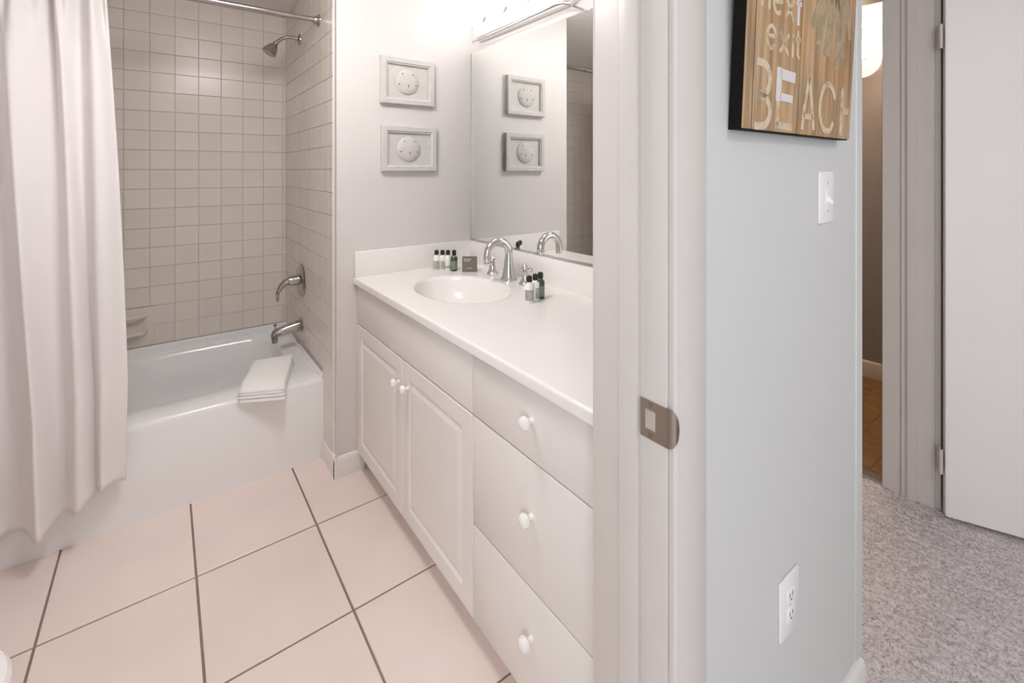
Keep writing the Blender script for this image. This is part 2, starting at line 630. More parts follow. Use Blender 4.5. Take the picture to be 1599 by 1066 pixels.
# baseboards
def base_profile(t, h):
    return [(0, 0), (t, 0), (t, h - 0.014), (t * 0.75, h - 0.004), (t * 0.45, h), (0, h)]


BH = 0.087
w = MB().prism([(Y_PIC - u, v) for u, v in base_profile(0.013, BH)], 'x', X_END - 0.013, 0.70)
struct(w.build('baseboard_partition', M['trim']))
w = MB().prism([(X_END - u, v) for u, v in base_profile(0.013, BH)], 'y', Y_PIC - 0.0125, 2.196)
struct(w.build('baseboard_partition_end', M['trim']))
w = MB().prism([(Y_A - u, v) for u, v in base_profile(0.014, BH)], 'x', 0.683, X_COR - 0.010)
struct(w.build('baseboard_front', M['trim']))
w = MB().prism([(X_COR + u, v) for u, v in base_profile(0.014, BH)], 'y', Y_A + 0.09, 2.6)
struct(w.build('baseboard_corridor', M['trim']))
w = MB().prism([(X_R - u, v) for u, v in base_profile(0.018, 0.10)], 'y', 0.56, 2.3)
struct(w.build('baseboard_far_room', M['trim']))
# corner guard strip on the free end of the doorway wall
w = MB().box(X_COR - 0.035, X_COR + 0.004, Y_A - 0.004, Y_A + 0.03, BH, CEIL, 0.002)
struct(w.build('trim_1', M['wall_hall']), 'corner strip at the free end of the hall wall')

# ------------------------------------------------------------------ doorway of the bathroom
door_frame = struct(MB().box(X_JAMB, X_JAMB + 0.018, Y_A + 0.001, Y_A2, 0, 2.05, 0.0025, 2).build('door_1', M['frame_paint']), 'jamb of the bathroom doorway')
MB().box(-0.19, -0.172, Y_A, Y_A2, 0, 2.05, 0.0025, 2).build('jamb', M['frame_paint'], door_frame)
MB().box(-0.172, X_JAMB, Y_A, Y_A2, 2.032, 2.05, 0.0025, 2).build('head_jamb', M['frame_paint'], door_frame)
MB().box(X_JAMB - 0.011, X_JAMB, 0.457, 0.492, 0, 2.03, 0.002, 2).build('door_stop', M['frame_paint'], door_frame)


def casing(x0, x1, y, dy, z0, z1, m, parent, name='casing'):
    """flat board with a stepped, eased outer profile; face towards sign(dy)"""
    s = 1 if x1 > x0 else -1
    t = abs(dy)
    pr = [(x0, 0), (x0, t * 0.55), (x0 + s * 0.006, t * 0.8), (x0 + s * 0.014, t * 0.85), (x0 + s * 0.02, t), (x1 - s * 0.01, t), (x1, t * 0.7), (x1, 0)]
    sg = 1 if dy > 0 else -1
    return MB().prism([(u, y + sg * v) for u, v in pr], 'z', z0, z1).build(name, m, parent, ang=25)


casing(X_JAMB + 0.005, 0.681, Y_A, -0.014, 0, 2.11, M['frame_paint'], door_frame)
casing(X_JAMB + 0.005, 0.665, Y_A2, 0.014, 0, 2.11, M['frame_paint'], door_frame)
casing(-0.177, -0.26, Y_A, -0.014, 0, 2.11, M['frame_paint'], door_frame)


def strike():
    root = thing('strike_plate', 'brushed metal strike plate with curved lip on the white door jamb', 'strike plate', (X_JAMB, 0.43, 0.92))
    # plate with a window, lying on the jamb face; curls round the jamb edge into a rounded lip
    zc, hh = 0.921, 0.029
    x0, x1 = X_JAMB - 0.0018, X_JAMB - 0.0002
    w = MB()
    y0, y1, wy0, wy1, wz = 0.4085, 0.4555, 0.4285, 0.4475, 0.015
    w.box(x0, x1, y0, wy0, zc - hh, zc + hh)
    w.box(x0, x1, wy1, y1, zc - hh, zc + hh)
    w.box(x0, x1, wy0, wy1, zc + wz, zc + hh)
    w.box(x0, x1, wy0, wy1, zc - hh, zc - wz)
    w.build('plate', M['nickel'], root, smooth=False)
    # lip: half-round tongue folded over the corner of the jamb and casing
    pts = []
    n = 14
    rings = []
    for k in range(9):
        t = k / 8
        half = hh * math.sqrt(max(0.02, 1 - t * t * 0.98))
        y = 0.4085 - 0.013 * math.sin(t * PI / 2)
        x = X_JAMB - 0.001 + 0.012 * (1 - math.cos(t * PI / 2))
        rings.append([(x - 0.0009, y, zc - half), (x - 0.0009, y, zc + half), (x + 0.0009, y + 0.0012, zc + half), (x + 0.0009, y + 0.0012, zc - half)])
    MB().loft(rings).build('lip', M['nickel'], root, ang=60)
    for dz in (0.0225, -0.0225):
        MB().lathe([(0.0036, 0), (0.0036, 0.0006), (0.002, 0.0011), (0, 0.0011)], 14, place((-1, 0, 0), (x0, 0.438, zc + dz))).build('screw', M['slot'], root)
    MB().box(X_JAMB - 0.0012, X_JAMB - 0.0001, wy0, wy1, zc - wz, zc + wz).build('latch_pocket', M['raw_wood'], root, smooth=False)


strike()

# ------------------------------------------------------------------ hall wall with doorways (right)
XF = X_B - 0.015
d2 = struct(MB().box(X_B - 0.004, X_B2, 0.600, 0.617, 0, 2.05, 0.002).build('door_2', M['frame_paint']), 'doorway into the dim far room')
MB().box(X_B - 0.004, X_B2, 1.383, 1.40, 0, 2.05, 0.002).build('jamb', M['frame_paint'], d2)
MB().box(X_B - 0.004, X_B2, 0.617, 1.383, 2.033, 2.05, 0.002).build('head_jamb', M['frame_paint'], d2)


def casing_x(y0, y1, x, t, prof, parent):
    pr = [(x - a * t, y0 + (y1 - y0) * b) for b, a in prof]
    return MB().prism(pr, 'z', 0.004, 2.11).build('casing', M['frame_paint'], parent, ang=20)


casing_x(0.612, 0.551, X_B, 0.017, [(0, 0), (0, 1), (0.86, 1), (0.93, 0.7), (1, 0.55), (1, 0)], d2)
d3 = struct(MB().box(X_B - 0.002, X_B2, 0.435, 0.455, 0, 2.05, 0.002).build('door_3', M['frame_paint']), 'frame of the closet doorway beside the leaning door')
MB().box(X_B - 0.004, X_B2, -0.34, -0.322, 0, 2.05, 0.002).build('jamb', M['frame_paint'], d3)
MB().box(X_B - 0.004, X_B2, -0.322, 0.437, 2.033, 2.05, 0.002).build('head_jamb', M['frame_paint'], d3)
casing_x(0.541, 0.452, X_B, 0.026, [(0, 0), (0, 0.7), (0.12, 1.0), (0.40, 0.95), (0.46, 0.62), (0.9, 0.55), (1, 0.35), (1, 0)], d3)
MB().box(X_B - 0.020, X_B - 0.001, 0.5405, 0.5515, 0.004, 2.11).build('filler_strip', M['frame_paint'], d3, smooth=False)


def leaning_door():
    hx, hy = 2.312, 0.412
    dv = Vector((0.381, -0.925, 0)).normalized()
    nv = Vector((dv.y, -dv.x, 0))                         # towards the room (-x side)
    if nv.x > 0:
        nv = -nv
    root = thing('closet_door', 'white flat door standing ajar at the right edge above the carpet', 'door', (hx, hy, 0.02))
    L, T = 0.74, 0.034
    a = Vector((hx, hy, 0))
    bq = [a, a + dv * L, a + dv * L - nv * T, a - nv * T]
    w = MB()
    w.loft([[(p.x, p.y, 0.022) for p in bq], [(p.x, p.y, 2.03) for p in bq]])
    bmesh.ops.bevel(w.bm, geom=list(w.bm.edges), offset=0.002, segments=2, affect='EDGES')
    w.build('door_slab', M['door'], root)
    for z in (0.215, 1.80):
        h = MB()
        c = a - nv * 0.012 - dv * 0.010
        h.tube([(c.x, c.y, z - 0.045), (c.x, c.y, z + 0.045)], 0.006, 10)
        e = c - nv * 0.035 - dv * 0.004
        q = [c, e, e + dv * 0.003, c + dv * 0.003]
        h.loft([[(p.x, p.y, z - 0.045) for p in q], [(p.x, p.y, z + 0.045) for p in q]])
        h.build('hinge', M['frame_paint'], root)
    k = a + dv * (L - 0.07) + nv * 0.0
    MB().lathe([(0.032, 0), (0.032, 0.006), (0.012, 0.012), (0.011, 0.035), (0.026, 0.045), (0.028, 0.06), (0.018, 0.068), (0, 0.07)], 20,
               place(nv, (k.x, k.y, 0.93))).build('knob', M['nickel'], root)


leaning_door()

# wall plates
def switch():
    y = Y_A
    root = thing('light_switch', 'white light switch plate on the hall wall below the wooden sign', 'light switch', (1.178, y, 1.241))
    MB().box(1.138, 1.218, y - 0.006, y, 1.184, 1.298, 0.0025, 2).build('plate', M['plastic'], root)
    MB().box(1.170, 1.186, y - 0.0075, y - 0.005, 1.226, 1.256, 0.0008).build('toggle_surround', M['plastic'], root)
    t = MB().loft([[(1.174, y - 0.007, 1.231), (1.182, y - 0.007, 1.231), (1.182, y - 0.007, 1.245), (1.174, y - 0.007, 1.245)],
                   [(1.175, y - 0.017, 1.225), (1.181, y - 0.017, 1.225), (1.181, y - 0.017, 1.232), (1.175, y - 0.017, 1.232)]])
    t.build('toggle', M['plastic'], root)
    for z in (1.272, 1.210):
        MB().lathe([(0.0035, 0), (0.003, 0.0012), (0, 0.0015)], 12, place((0, -1, 0), (1.178, y - 0.006, z))).build('screw', M['frame'], root)


def outlet():
    y = Y_A
    root = thing('wall_outlet', 'white electrical outlet plate low on the hall wall', 'outlet', (0.99, y, 0.443))
    MB().box(0.950, 1.030, y - 0.006, y, 0.386, 0.501, 0.0025, 2).build('plate', M['plastic'], root)
    for z in (0.462, 0.425):
        f = MB().box(0.976, 1.004, y - 0.0078, y - 0.005, z - 0.0135, z + 0.0135, 0.0025, 2).build('receptacle', M['plastic'], root)
        s = MB().box(0.983, 0.985, y - 0.0082, y - 0.0076, z - 0.001, z + 0.007)
        s.box(0.995, 0.997, y - 0.0082, y - 0.0076, z - 0.001, z + 0.007)
        s.lathe([(0.002, 0), (0.002, 0.0005)], 10, place((0, -1, 0), (0.990, y - 0.0078, z - 0.007)))
        s.build('slot', M['slot'], f, smooth=False)
    MB().lathe([(0.003, 0), (0.0025, 0.001), (0, 0.0012)], 12, place((0, -1, 0), (0.99, y - 0.006, 0.4435))).build('screw', M['frame'], root)


switch()
outlet()

# ------------------------------------------------------------------ wooden sign
def sign():
    X0, X1, ZB, ZT = 0.763, 1.242, 1.369, 1.815
    YF, YB = 0.387, 0.4085
    root = thing('wooden_sign', 'brown plank sign lettered next exit BEACH in a deep black frame', 'sign', (1.0, 0.41, ZB))
    root_inv = Matrix.Translation((1.0, 0.41, ZB))
    tilt = Matrix.Translation((0, YB, ZB)) @ Matrix.Rotation(0.045, 4, 'X') @ Matrix.Translation((0, -YB, -ZB))

    def put(mb, name, m, smooth=False, parent=root, ang=40):
        bmesh.ops.transform(mb.bm, matrix=tilt, verts=mb.bm.verts)
        return mb.build(name, m, parent, smooth, ang)
    fr = MB().box(X0, X0 + 0.006, YF + 0.0005, YB, ZB, ZT)
    fr.box(X1 - 0.006, X1, YF + 0.0005, YB, ZB, ZT)
    fr.box(X0 + 0.006, X1 - 0.006, YF + 0.0005, YB, ZB, ZB + 0.006)
    fr.box(X0 + 0.006, X1 - 0.006, YF + 0.0005, YB, ZT - 0.006, ZT)
    fr.box(X0 + 0.006, X1 - 0.006, YF + 0.006, YB, ZB + 0.006, ZT - 0.006)
    put(fr, 'box_frame', M['blackwood'])
    pl = []
    for a, b in ((0.7905, 0.7925), (0.9665, 0.9705), (1.2265, 1.2290)):
        put(MB().box(a, b, YF - 0.0024, YF + 0.0005, ZB + 0.002, ZT), 'joint_strip', M['joint'])
    for a, b, dd in ((X0, 0.7905, 0.0), (0.7925, 0.9665, 0.0008), (0.9705, 1.2265, 0.0), (1.2290, X1, 0.0006)):
        q = MB().box(a, b, YF - 0.003 - dd, YF + 0.0005, ZB + 0.002, ZT, 0.0012)
        pl.append(put(q, 'plank', M['plank']))

    def stroke(pts, wd, y):
        t = MB()
        P = [Vector((p[0], 0, p[1])) for p in pts]
        L, R = [], []
        for i, p in enumerate(P):
            d = (P[min(i + 1, len(P) - 1)] - P[max(i - 1, 0)]).normalized()
            n = Vector((-d.z, 0, d.x)) * wd / 2
            L.append(p + n)
            R.append(p - n)
        t.loft([[(l.x, y, l.z), (r.x, y, r.z), (r.x, y + 0.0006, r.z), (l.x, y + 0.0006, l.z)] for l, r in zip(L, R)])
        return t
    yb = YF - 0.0042

    def arc(cx, cz, rx, rz, a0, a1, n=12):
        return [(cx + rx * math.cos(math.radians(a0 + (a1 - a0) * k / n)), cz + rz * math.sin(math.radians(a0 + (a1 - a0) * k / n))) for k in range(n + 1)]

    def letter(strokes, wd, m, parent):
        t = MB()
        for s in strokes:
            q = stroke(s, wd if wd > 0.009 else wd * 1.25, yb - (0.0004 if m == M['paint_white'] else 0))
            me = bpy.data.meshes.new('t')
            q.bm.to_mesh(me)
            q.bm.free()
            t.bm.from_mesh(me)
            bpy.data.meshes.remove(me)
        return put(t, 'letter', m, parent=parent)
    p2, p3 = pl[1], pl[2]
    zb, zt = 1.377, 1.486
    zm = (zb + zt) / 2
    # BEACH
    letter([[(0.800, zt)] + arc(0.822, zm + 0.027, 0.026, 0.027, 90, -70) + [(0.812, zm)],
            [(0.812, zm)] + arc(0.822, zm - 0.028, 0.031, 0.026, 75, -90) + [(0.800, zb)]], 0.013, M['paint_cream'], p2)
    letter([[(0.8815, zb), (0.882, zt)], [(0.876, zb + 0.006), (0.944, zb + 0.005)]], 0.013, M['paint_cream'], p2)
    letter([[(0.888, zt - 0.011), (0.9475, zt - 0.012)], [(0.882, zt), (0.8825, zm - 0.006)]], 0.0195, M['paint_white'], p2)
    letter([[(0.888, zm + 0.003), (0.940, zm + 0.002)]], 0.014, M['paint_white'], p2)
    letter([[(0.988, zb + 0.003), (0.996, zm), (1.011, zt - 0.002)], [(1.011, zt - 0.002), (1.028, zm), (1.042, zb + 0.005)], [(0.992, zb + 0.030), (1.036, zb + 0.030)]], 0.012, M['paint_cream'], p3)
    letter([arc(1.108, zm, 0.040, 0.049, 25, 325, 20)], 0.013, M['paint_cream'], p3)
    letter([[(1.186, zb), (1.186, zt - 0.004)], [(1.186, zm + 0.001), (1.226, zm)]], 0.014, M['paint_cream'], p3)
    # exit
    ez = 1.513
    letter([[(0.831, ez + 0.021), (0.862, ez + 0.024)] + arc(0.846, ez + 0.021, 0.016, 0.019, 10, 320, 16)], 0.006, M['paint_cream'], p2)
    letter([[(0.878, ez + 0.036), (0.915, ez - 0.002)], [(0.914, ez + 0.036), (0.880, ez)]], 0.006, M['paint_cream'], p2)
    letter([[(0.932, ez - 0.002), (0.932, ez + 0.025)], [(0.932, ez + 0.034), (0.932, ez + 0.041)]], 0.006, M['paint_cream'], p2)
    letter([[(0.952, ez + 0.050), (0.953, ez + 0.006), (0.962, ez - 0.002)], [(0.944, ez + 0.034), (0.964, ez + 0.034)]], 0.006, M['paint_cream'], p2)
    # next
    nz = 1.578
    letter([[(0.808, nz + 0.002), (0.808, nz + 0.036)], [(0.808, nz + 0.026)] + arc(0.821, nz + 0.024, 0.012, 0.012, 150, 0, 8) + [(0.833, nz)]], 0.006, M['paint_cream'], p2)
    letter([[(0.849, nz + 0.019), (0.880, nz + 0.022)] + arc(0.865, nz + 0.019, 0.016, 0.019, 10, 320, 16)], 0.006, M['paint_cream'], p2)
    letter([[(0.896, nz + 0.036), (0.930, nz - 0.002)], [(0.929, nz + 0.036), (0.898, nz)]], 0.006, M['paint_cream'], p2)
    letter([[(0.948, nz + 0.050), (0.949, nz - 0.006)], [(0.938, nz + 0.034), (0.960, nz + 0.034)]], 0.007, M['paint_white'], p2)
    # faded palm painted above BEACH
    for pts, wd in (([(1.09, 1.535), (1.102, 1.60), (1.125, 1.69)], 0.030), ([(1.125, 1.69), (1.06, 1.655), (1.015, 1.585)], 0.020),
                    ([(1.125, 1.69), (1.075, 1.63), (1.045, 1.55)], 0.022), ([(1.125, 1.69), (1.165, 1.625), (1.175, 1.545)], 0.024),
                    ([(1.125, 1.69), (1.19, 1.66), (1.213, 1.59)], 0.018), ([(1.125, 1.69), (1.15, 1.60), (1.14, 1.515)], 0.026)):
        put(stroke(pts, wd, yb + 0.0005), 'painted_frond', M['paint_green'], parent=p3)


sign()

# ------------------------------------------------------------------ bath tub
def rrect(x0, x1, y0, y1, r, z, n=6):
    pts = []
    for cx, cy, a in ((x1 - r, y1 - r, 0), (x0 + r, y1 - r, 90), (x0 + r, y0 + r, 180), (x1 - r, y0 + r, 270)):
        for k in range(n + 1):
            t = math.radians(a + 90 * k / n)
            pts.append((cx + r * math.cos(t), cy + r * math.sin(t), z))
    return pts


def tub():
    x0, x1, y0, y1 = X_LEFT + 0.001, X_END - 0.002, 2.200, Y_BACK - 0.002
    root = thing('bathtub', 'white built-in bathtub in the tiled alcove behind the curtain', 'bathtub', ((x0 + x1) / 2, (y0 + y1) / 2, 0))
    ix0, ix1, iy0, iy1 = x0 + 0.10, x1 - 0.085, y0 + 0.150, y1 - 0.055
    zr = 0.362
    w = MB()
    rings = [rrect(x0, x1, y0, y1, 0.004, 0.0),
             rrect(x0, x1, y0, y1, 0.006, zr - 0.022),
             rrect(x0 + 0.001, x1 - 0.001, y0 + 0.004, y1 - 0.001, 0.010, zr - 0.008),
             rrect(x0 + 0.004, x1 - 0.004, y0 + 0.016, y1 - 0.004, 0.014, zr),
             rrect(ix0 - 0.012, ix1 + 0.012, iy0 - 0.014, iy1 + 0.012, 0.11, zr + 0.002),
             rrect(ix0, ix1, iy0, iy1, 0.12, zr - 0.006),
             rrect(ix0 + 0.010, ix1 - 0.008, iy0 + 0.010, iy1 - 0.010, 0.12, zr - 0.03),
             rrect(ix0 + 0.05, ix1 - 0.03, iy0 + 0.035, iy1 - 0.035, 0.12, 0.19),
             rrect(ix0 + 0.10, ix1 - 0.05, iy0 + 0.06, iy1 - 0.06, 0.11, 0.09),
             rrect(ix0 + 0.14, ix1 - 0.09, iy0 + 0.10, iy1 - 0.10, 0.09, 0.062)]
    w.loft(rings, True, True)
    w.build('basin', M['tub'], root, ang=50)
    # raised tiling flange with caulk along the back and end
    fl = MB().box(x0, x1, y1 - 0.020, y1, zr - 0.006, 0.401, 0.004, 2)
    fl.build('back_flange', M['tub'], root)
    MB().box(x1 - 0.014, x1, y0 + 0.005, y1 - 0.02, zr - 0.006, 0.376, 0.004, 2).build('end_flange', M['tub'], root)
    MB().lathe([(0.036, 0), (0.036, 0.003), (0.03, 0.007), (0, 0.008)], 20, place((-1, 0, 0.15), (ix1 - 0.024, 2.62, 0.255))).build('overflow_plate', M['chrome'], root)
    MB().lathe([(0.035, 0), (0.035, 0.002), (0.02, 0.004), (0, 0.003)], 20, Matrix.Translation((ix1 - 0.17, 2.62, 0.0625))).build('drain', M['chrome'], root)


tub()

XT = X_END - 0.0062


def spout():
    zc, yc = 0.489, 2.615
    root = thing('tub_spout', 'chrome tub spout with pull-up diverter over the bathtub', 'tub spout', (XT, yc, zc))
    x = XT
    rings = []
    for t, cz, ry, rz in ((0, 0, .026, .027), (.012, 0, .029, .030), (.03, -.001, .028, .029), (.075, -.008, .025, .026), (.115, -.017, .023, .023), (.135, -.025, .021, .022), (.145, -.032, .014, .014)):
        rings.append([(x - t, yc + ry * math.cos(2 * PI * k / 20), zc + cz + rz * math.sin(2 * PI * k / 20)) for k in range(20)])
    w = MB().loft(rings)
    w.lathe([(0.014, 0), (0.0155, 0.018), (0.0155, 0.03)], 16, Matrix.Translation((x - 0.128, yc, zc - 0.066)))
    w.build('spout_body', M['chrome_dark'], root)
    MB().lathe([(0.003, 0), (0.003, 0.016), (0.007, 0.018), (0.008, 0.025), (0.004, 0.029), (0, 0.03)], 14, Matrix.Translation((x - 0.126, yc, zc + 0.0))).build('diverter_knob', M['chrome_dark'], root)
    MB().lathe([(0.036, 0), (0.034, 0.004), (0.028, 0.007)], 20, place((-1, 0, 0), (x, yc, zc))).build('wall_collar', M['chrome_dark'], root)


def valve():
    yc, zc = 2.618, 0.723
    root = thing('shower_valve', 'chrome shower valve with round plate and looped lever above the tub spout', 'shower valve', (XT, yc, zc))
    MB().lathe([(0.086, 0), (0.087, 0.003), (0.080, 0.008), (0.045, 0.013), (0.030, 0.016), (0, 0.016)], 36, place((-1, 0, 0), (XT, yc, zc))).build('escutcheon', M['chrome_dark'], root)
    MB().lathe([(0.027, 0), (0.026, 0.03), (0.023, 0.05), (0.014, 0.056), (0, 0.057)], 24, place((-1, 0, 0), (XT - 0.012, yc, zc + 0.004))).build('valve_stem', M['chrome_dark'], root)
    lv = MB().tube([(XT - 0.058, yc, zc + 0.006), (XT - 0.078, yc, zc + 0.0), (XT - 0.098, yc, zc - 0.018), (XT - 0.112, yc, zc - 0.045), (XT - 0.115, yc, zc - 0.058)], [0.020, 0.0175, 0.013, 0.009, 0.008], 14)
    ringp = [(XT - 0.114 + 0.0, yc + 0.014 * math.cos(a), zc - 0.070 + 0.020 * math.sin(a)) for a in [2 * PI * k / 18 for k in range(19)]]
    lv.tube(ringp, 0.0050, 10, cap=False)
    lv.build('lever', M['chrome_dark'], root)


def shower_head():
    yc = 2.665
    root = thing('shower', 'chrome shower head on a curved arm high on the tiled wall', 'shower head', (XT, yc, 2.0))
    MB().lathe([(0.031, 0), (0.030, 0.004), (0.020, 0.010), (0.011, 0.012)], 24, place((-1, 0, 0), (XT, yc, 1.997))).build('wall_flange', M['chrome_dark'], root)
    pts = [(XT, yc, 1.998), (XT - 0.03, yc, 2.003), (XT - 0.055, yc, 2.002), (XT - 0.08, yc, 1.992), (XT - 0.098, yc, 1.978), (XT - 0.112, yc, 1.961)]
    MB().tube(pts, 0.0085, 12).build('arm', M['chrome_dark'], root)
    d = Vector((-0.52, 0.0, -0.85)).normalized()
    h = MB().lathe([(0.011, -0.012), (0.013, -0.004), (0.011, 0.002), (0.016, 0.008), (0.024, 0.020), (0.033, 0.045), (0.036, 0.060), (0.034, 0.063), (0.030, 0.060), (0, 0.058)], 24, place(d, (XT - 0.116, yc, 1.957)))
    h.build('head', M['chrome_dark'], root)


spout()
valve()
shower_head()


def rod():
    y, z = 2.277, 2.000
    root = thing('curtain_rod', 'chrome shower curtain rod across the tub alcove', 'curtain rod', (XT, y, z))
    MB().tube([(X_LEFT + 0.004, y, z), (0.17, y, z)], 0.0145, 16).build('outer_tube', M['chrome_dark'], root)
    MB().tube([(0.165, y, z), (XT - 0.002, y, z)], 0.0120, 16).build('inner_tube', M['chrome_dark'], root)
    MB().lathe([(0.030, 0), (0.029, 0.004), (0.018, 0.012), (0.016, 0.022)], 20, place((-1, 0, 0), (XT, y, z))).build('end_flange', M['chrome_dark'], root)
    MB().lathe([(0.030, 0), (0.029, 0.004), (0.018, 0.012), (0.016, 0.022)], 20, place((1, 0, 0), (X_LEFT, y, z))).build('end_flange', M['chrome_dark'], root)


rod()


def curtain():
    root = thing('shower_curtain', 'white shower curtain gathered at the left, hanging outside the tub', 'curtain', (-0.45, 2.2, 0.1))
    nu, nv = 300, 90
    verts = []
    rng = random.Random(5)
    folds = [(0.0, 0.0)]
    # crests: u position (0 = free right edge), depth towards the camera
    # fold profile: (u, depth towards the room); u = 0 is the free right edge
    prof = [(0, .012), (.066, .048), (.108, .004), (.172, .058), (.210, .006), (.310, .080), (.395, .008), (.450, .062), (.52, .005), (.60, .06),
            (.68, .0), (.76, .06), (.84, .0), (.92, .06), (1.0, .02)]

    def fold(u, v):
        u = min(1, max(0, u + 0.010 * math.sin(4 * v + 11 * u) * min(1, u * 8)))
        for (a, da), (b, db) in zip(prof[:-1], prof[1:]):
            if u <= b:
                t = (u - a) / (b - a)
                t = 0.5 - 0.5 * math.cos(PI * t)
                return da + (db - da) * t
        return prof[-1][1]
    for j in range(nv + 1):
        v = j / nv                                  # 0 top, 1 hem
        for i in range(nu + 1):
            u = i / nu
            xr = -0.172 + 0.062 * min(1.0, v * 1.25)
            x = xr - u * (0.74 - 0.02 * v)
            hem = 0.195 - 0.075 * min(1, u * 2.6) + 0.02 * math.sin(u * 19)
            top = 1.985
            z = top + (hem - top) * v
            ybase = 2.277 + (2.172 - 2.277) * min(1.0, (v / 0.86)) ** 1.1
            if v < 0.10:
                amp = 0.45 + 0.55 * v / 0.10
            else:
                amp = 1.0
            pin = 0.022 * math.sin(u * 2 * PI * 17 + 1.0) * max(0.0, 1 - v / 0.16) ** 1.2
            y = ybase - fold(u, v) * amp * (1.0 + 0.25 * v) - pin + 0.006 * math.sin(u * 40 + v * 6) * (0.3 + v)
            xx = x + 0.010 * math.sin(u * 34 + 3 * v)
            verts.append((xx, y, z))
    faces = []
    for j in range(nv):
        for i in range(nu):
            a = j * (nu + 1) + i
            faces.append((a, a + nu + 1, a + nu + 2, a + 1))
    me = bpy.data.meshes.new('cloth_panel')
    me.from_pydata(verts, [], faces)
    me.materials.append(M['cloth'])
    me.polygons.foreach_set('use_smooth', [True] * len(me.polygons))
    o = link('cloth_panel', me, root)
    sd = o.modifiers.new('thick', 'SOLIDIFY')
    sd.thickness = 0.0016
    for k in range(9):
        x = -0.20 - 0.085 * k
        pts = [(x, 2.277 + 0.024 * math.cos(a), 1.990 + 0.028 * math.sin(a)) for a in [2 * PI * q / 20 for q in range(21)]]
        MB().tube(pts, 0.002, 8, cap=False).build('ring', M['chrome'], root)


curtain()


def towel():
    root = thing('folded_towel', 'folded white towel lying over the front rim of the bathtub', 'towel', (0.36, 2.29, 0.364))
    # local frame: u across (left to right), v from the front edge to the back edge
    def ctr(u, v, lift):
        fl = Vector((0.240, 2.188, 0))
        frr = Vector((0.402, 2.112, 0))
        bl = Vector((0.335, 2.455, 0))
        br = Vector((0.506, 2.430, 0))
        p = (fl * (1 - u) + frr * u) * (1 - v) + (bl * (1 - u) + br * u) * v
        return Vector((p.x, p.y, lift))
    layers = [(0.0, 0.013), (0.0132, 0.013), (0.0264, 0.013), (0.0396, 0.014)]
    rnd = random.Random(2)
    for li, (z0, th) in enumerate(layers):
        rings = []
        nv = 16
        inset = 0.004 * li
        for j in range(nv + 1):
            v = j / nv * (1.0 - 0.015 * li)
            # rests on the rim, sags in front of the apron and towards the tub inside
            sag = -0.020 * max(0, (0.25 - v) / 0.25) ** 1.3
            sagb = -0.010 * max(0, (v - 0.7) / 0.3) ** 2 + 0.004 * math.sin(v * 5 + li)
            zb = 0.3655 + sag + sagb + z0 + 0.006 * v
            ring = []
            nu = 14
            for i in range(nu + 1):
                u = i / nu
                e = min(u, 1 - u)
                rd = th / 2 * (1 - max(0, 1 - e / 0.05) ** 2 * 0.9)
                wav = 0.0012 * math.sin(u * 13 + v * 9 + li * 2)
                ring.append(ctr(inset + u * (1 - 2 * inset), v, zb + th / 2 + rd + wav))
            for i in range(nu, -1, -1):
                u = i / nu
                e = min(u, 1 - u)
                rd = th / 2 * (1 - max(0, 1 - e / 0.05) ** 2 * 0.9)
                ring.append(ctr(inset + u * (1 - 2 * inset), v, zb + th / 2 - rd))
            if j in (0, nv):
                c = sum(ring, Vector()) / len(ring)
                ring2 = [Vector((p.x, p.y, c.z + (p.z - c.z) * 0.55)) for p in ring]
                ring = ring2
            rings.append([tuple(p) for p in ring])
        MB().loft(rings).build('towel_fold', M['towel'], root, ang=70)


towel()


def soap_dish():
    y = Y_BACK - 0.005
    xa, xb, za, zb_ = -0.262, -0.040, 0.404, 0.600
    root = thing('soap_dish', 'ceramic soap dish with grab bar set in the tiled back wall', 'soap dish', (-0.15, Y_BACK, 0.5))
    MB().box(xa, xb, y - 0.006, Y_BACK, za, zb_, 0.003, 2).build('back_plate', M['tile_wall'], root)
    w = MB()
    n = 14
    rings = []
    for k in range(n + 1):
        t = k / n
        x = xa + 0.028 + (xb - 0.036 - xa - 0.02) * t
        dp = 0.055 * (1 - (2 * t - 1) ** 6) + 0.002
        rings.append([(x, y - 0.004, 0.466), (x, y - 0.004 - dp * 0.8, 0.468), (x, y - 0.004 - dp, 0.478), (x, y - 0.004 - dp, 0.487), (x, y - 0.004 - dp * 0.86, 0.489),
                      (x, y - 0.004 - dp * 0.78, 0.480), (x, y - 0.004, 0.480)])
    w.loft(rings)
    w.build('tray', M['tile_wall'], root)
    pts = []
    for k in range(17):
        t = k / 16
        x = xa + 0.03 + (xb - 0.03 - xa - 0.03) * t
        pts.append((x, y - 0.003 - 0.046 * (1 - (2 * t - 1) ** 8), 0.565))
    MB().tube(pts, 0.0095, 12).build('grab_bar', M['tile_wall'], root)


soap_dish()

# ------------------------------------------------------------------ vanity
XC = 0.671                                           # face of doors and drawers
YL, YS, YR = 2.017, 1.073, 0.612


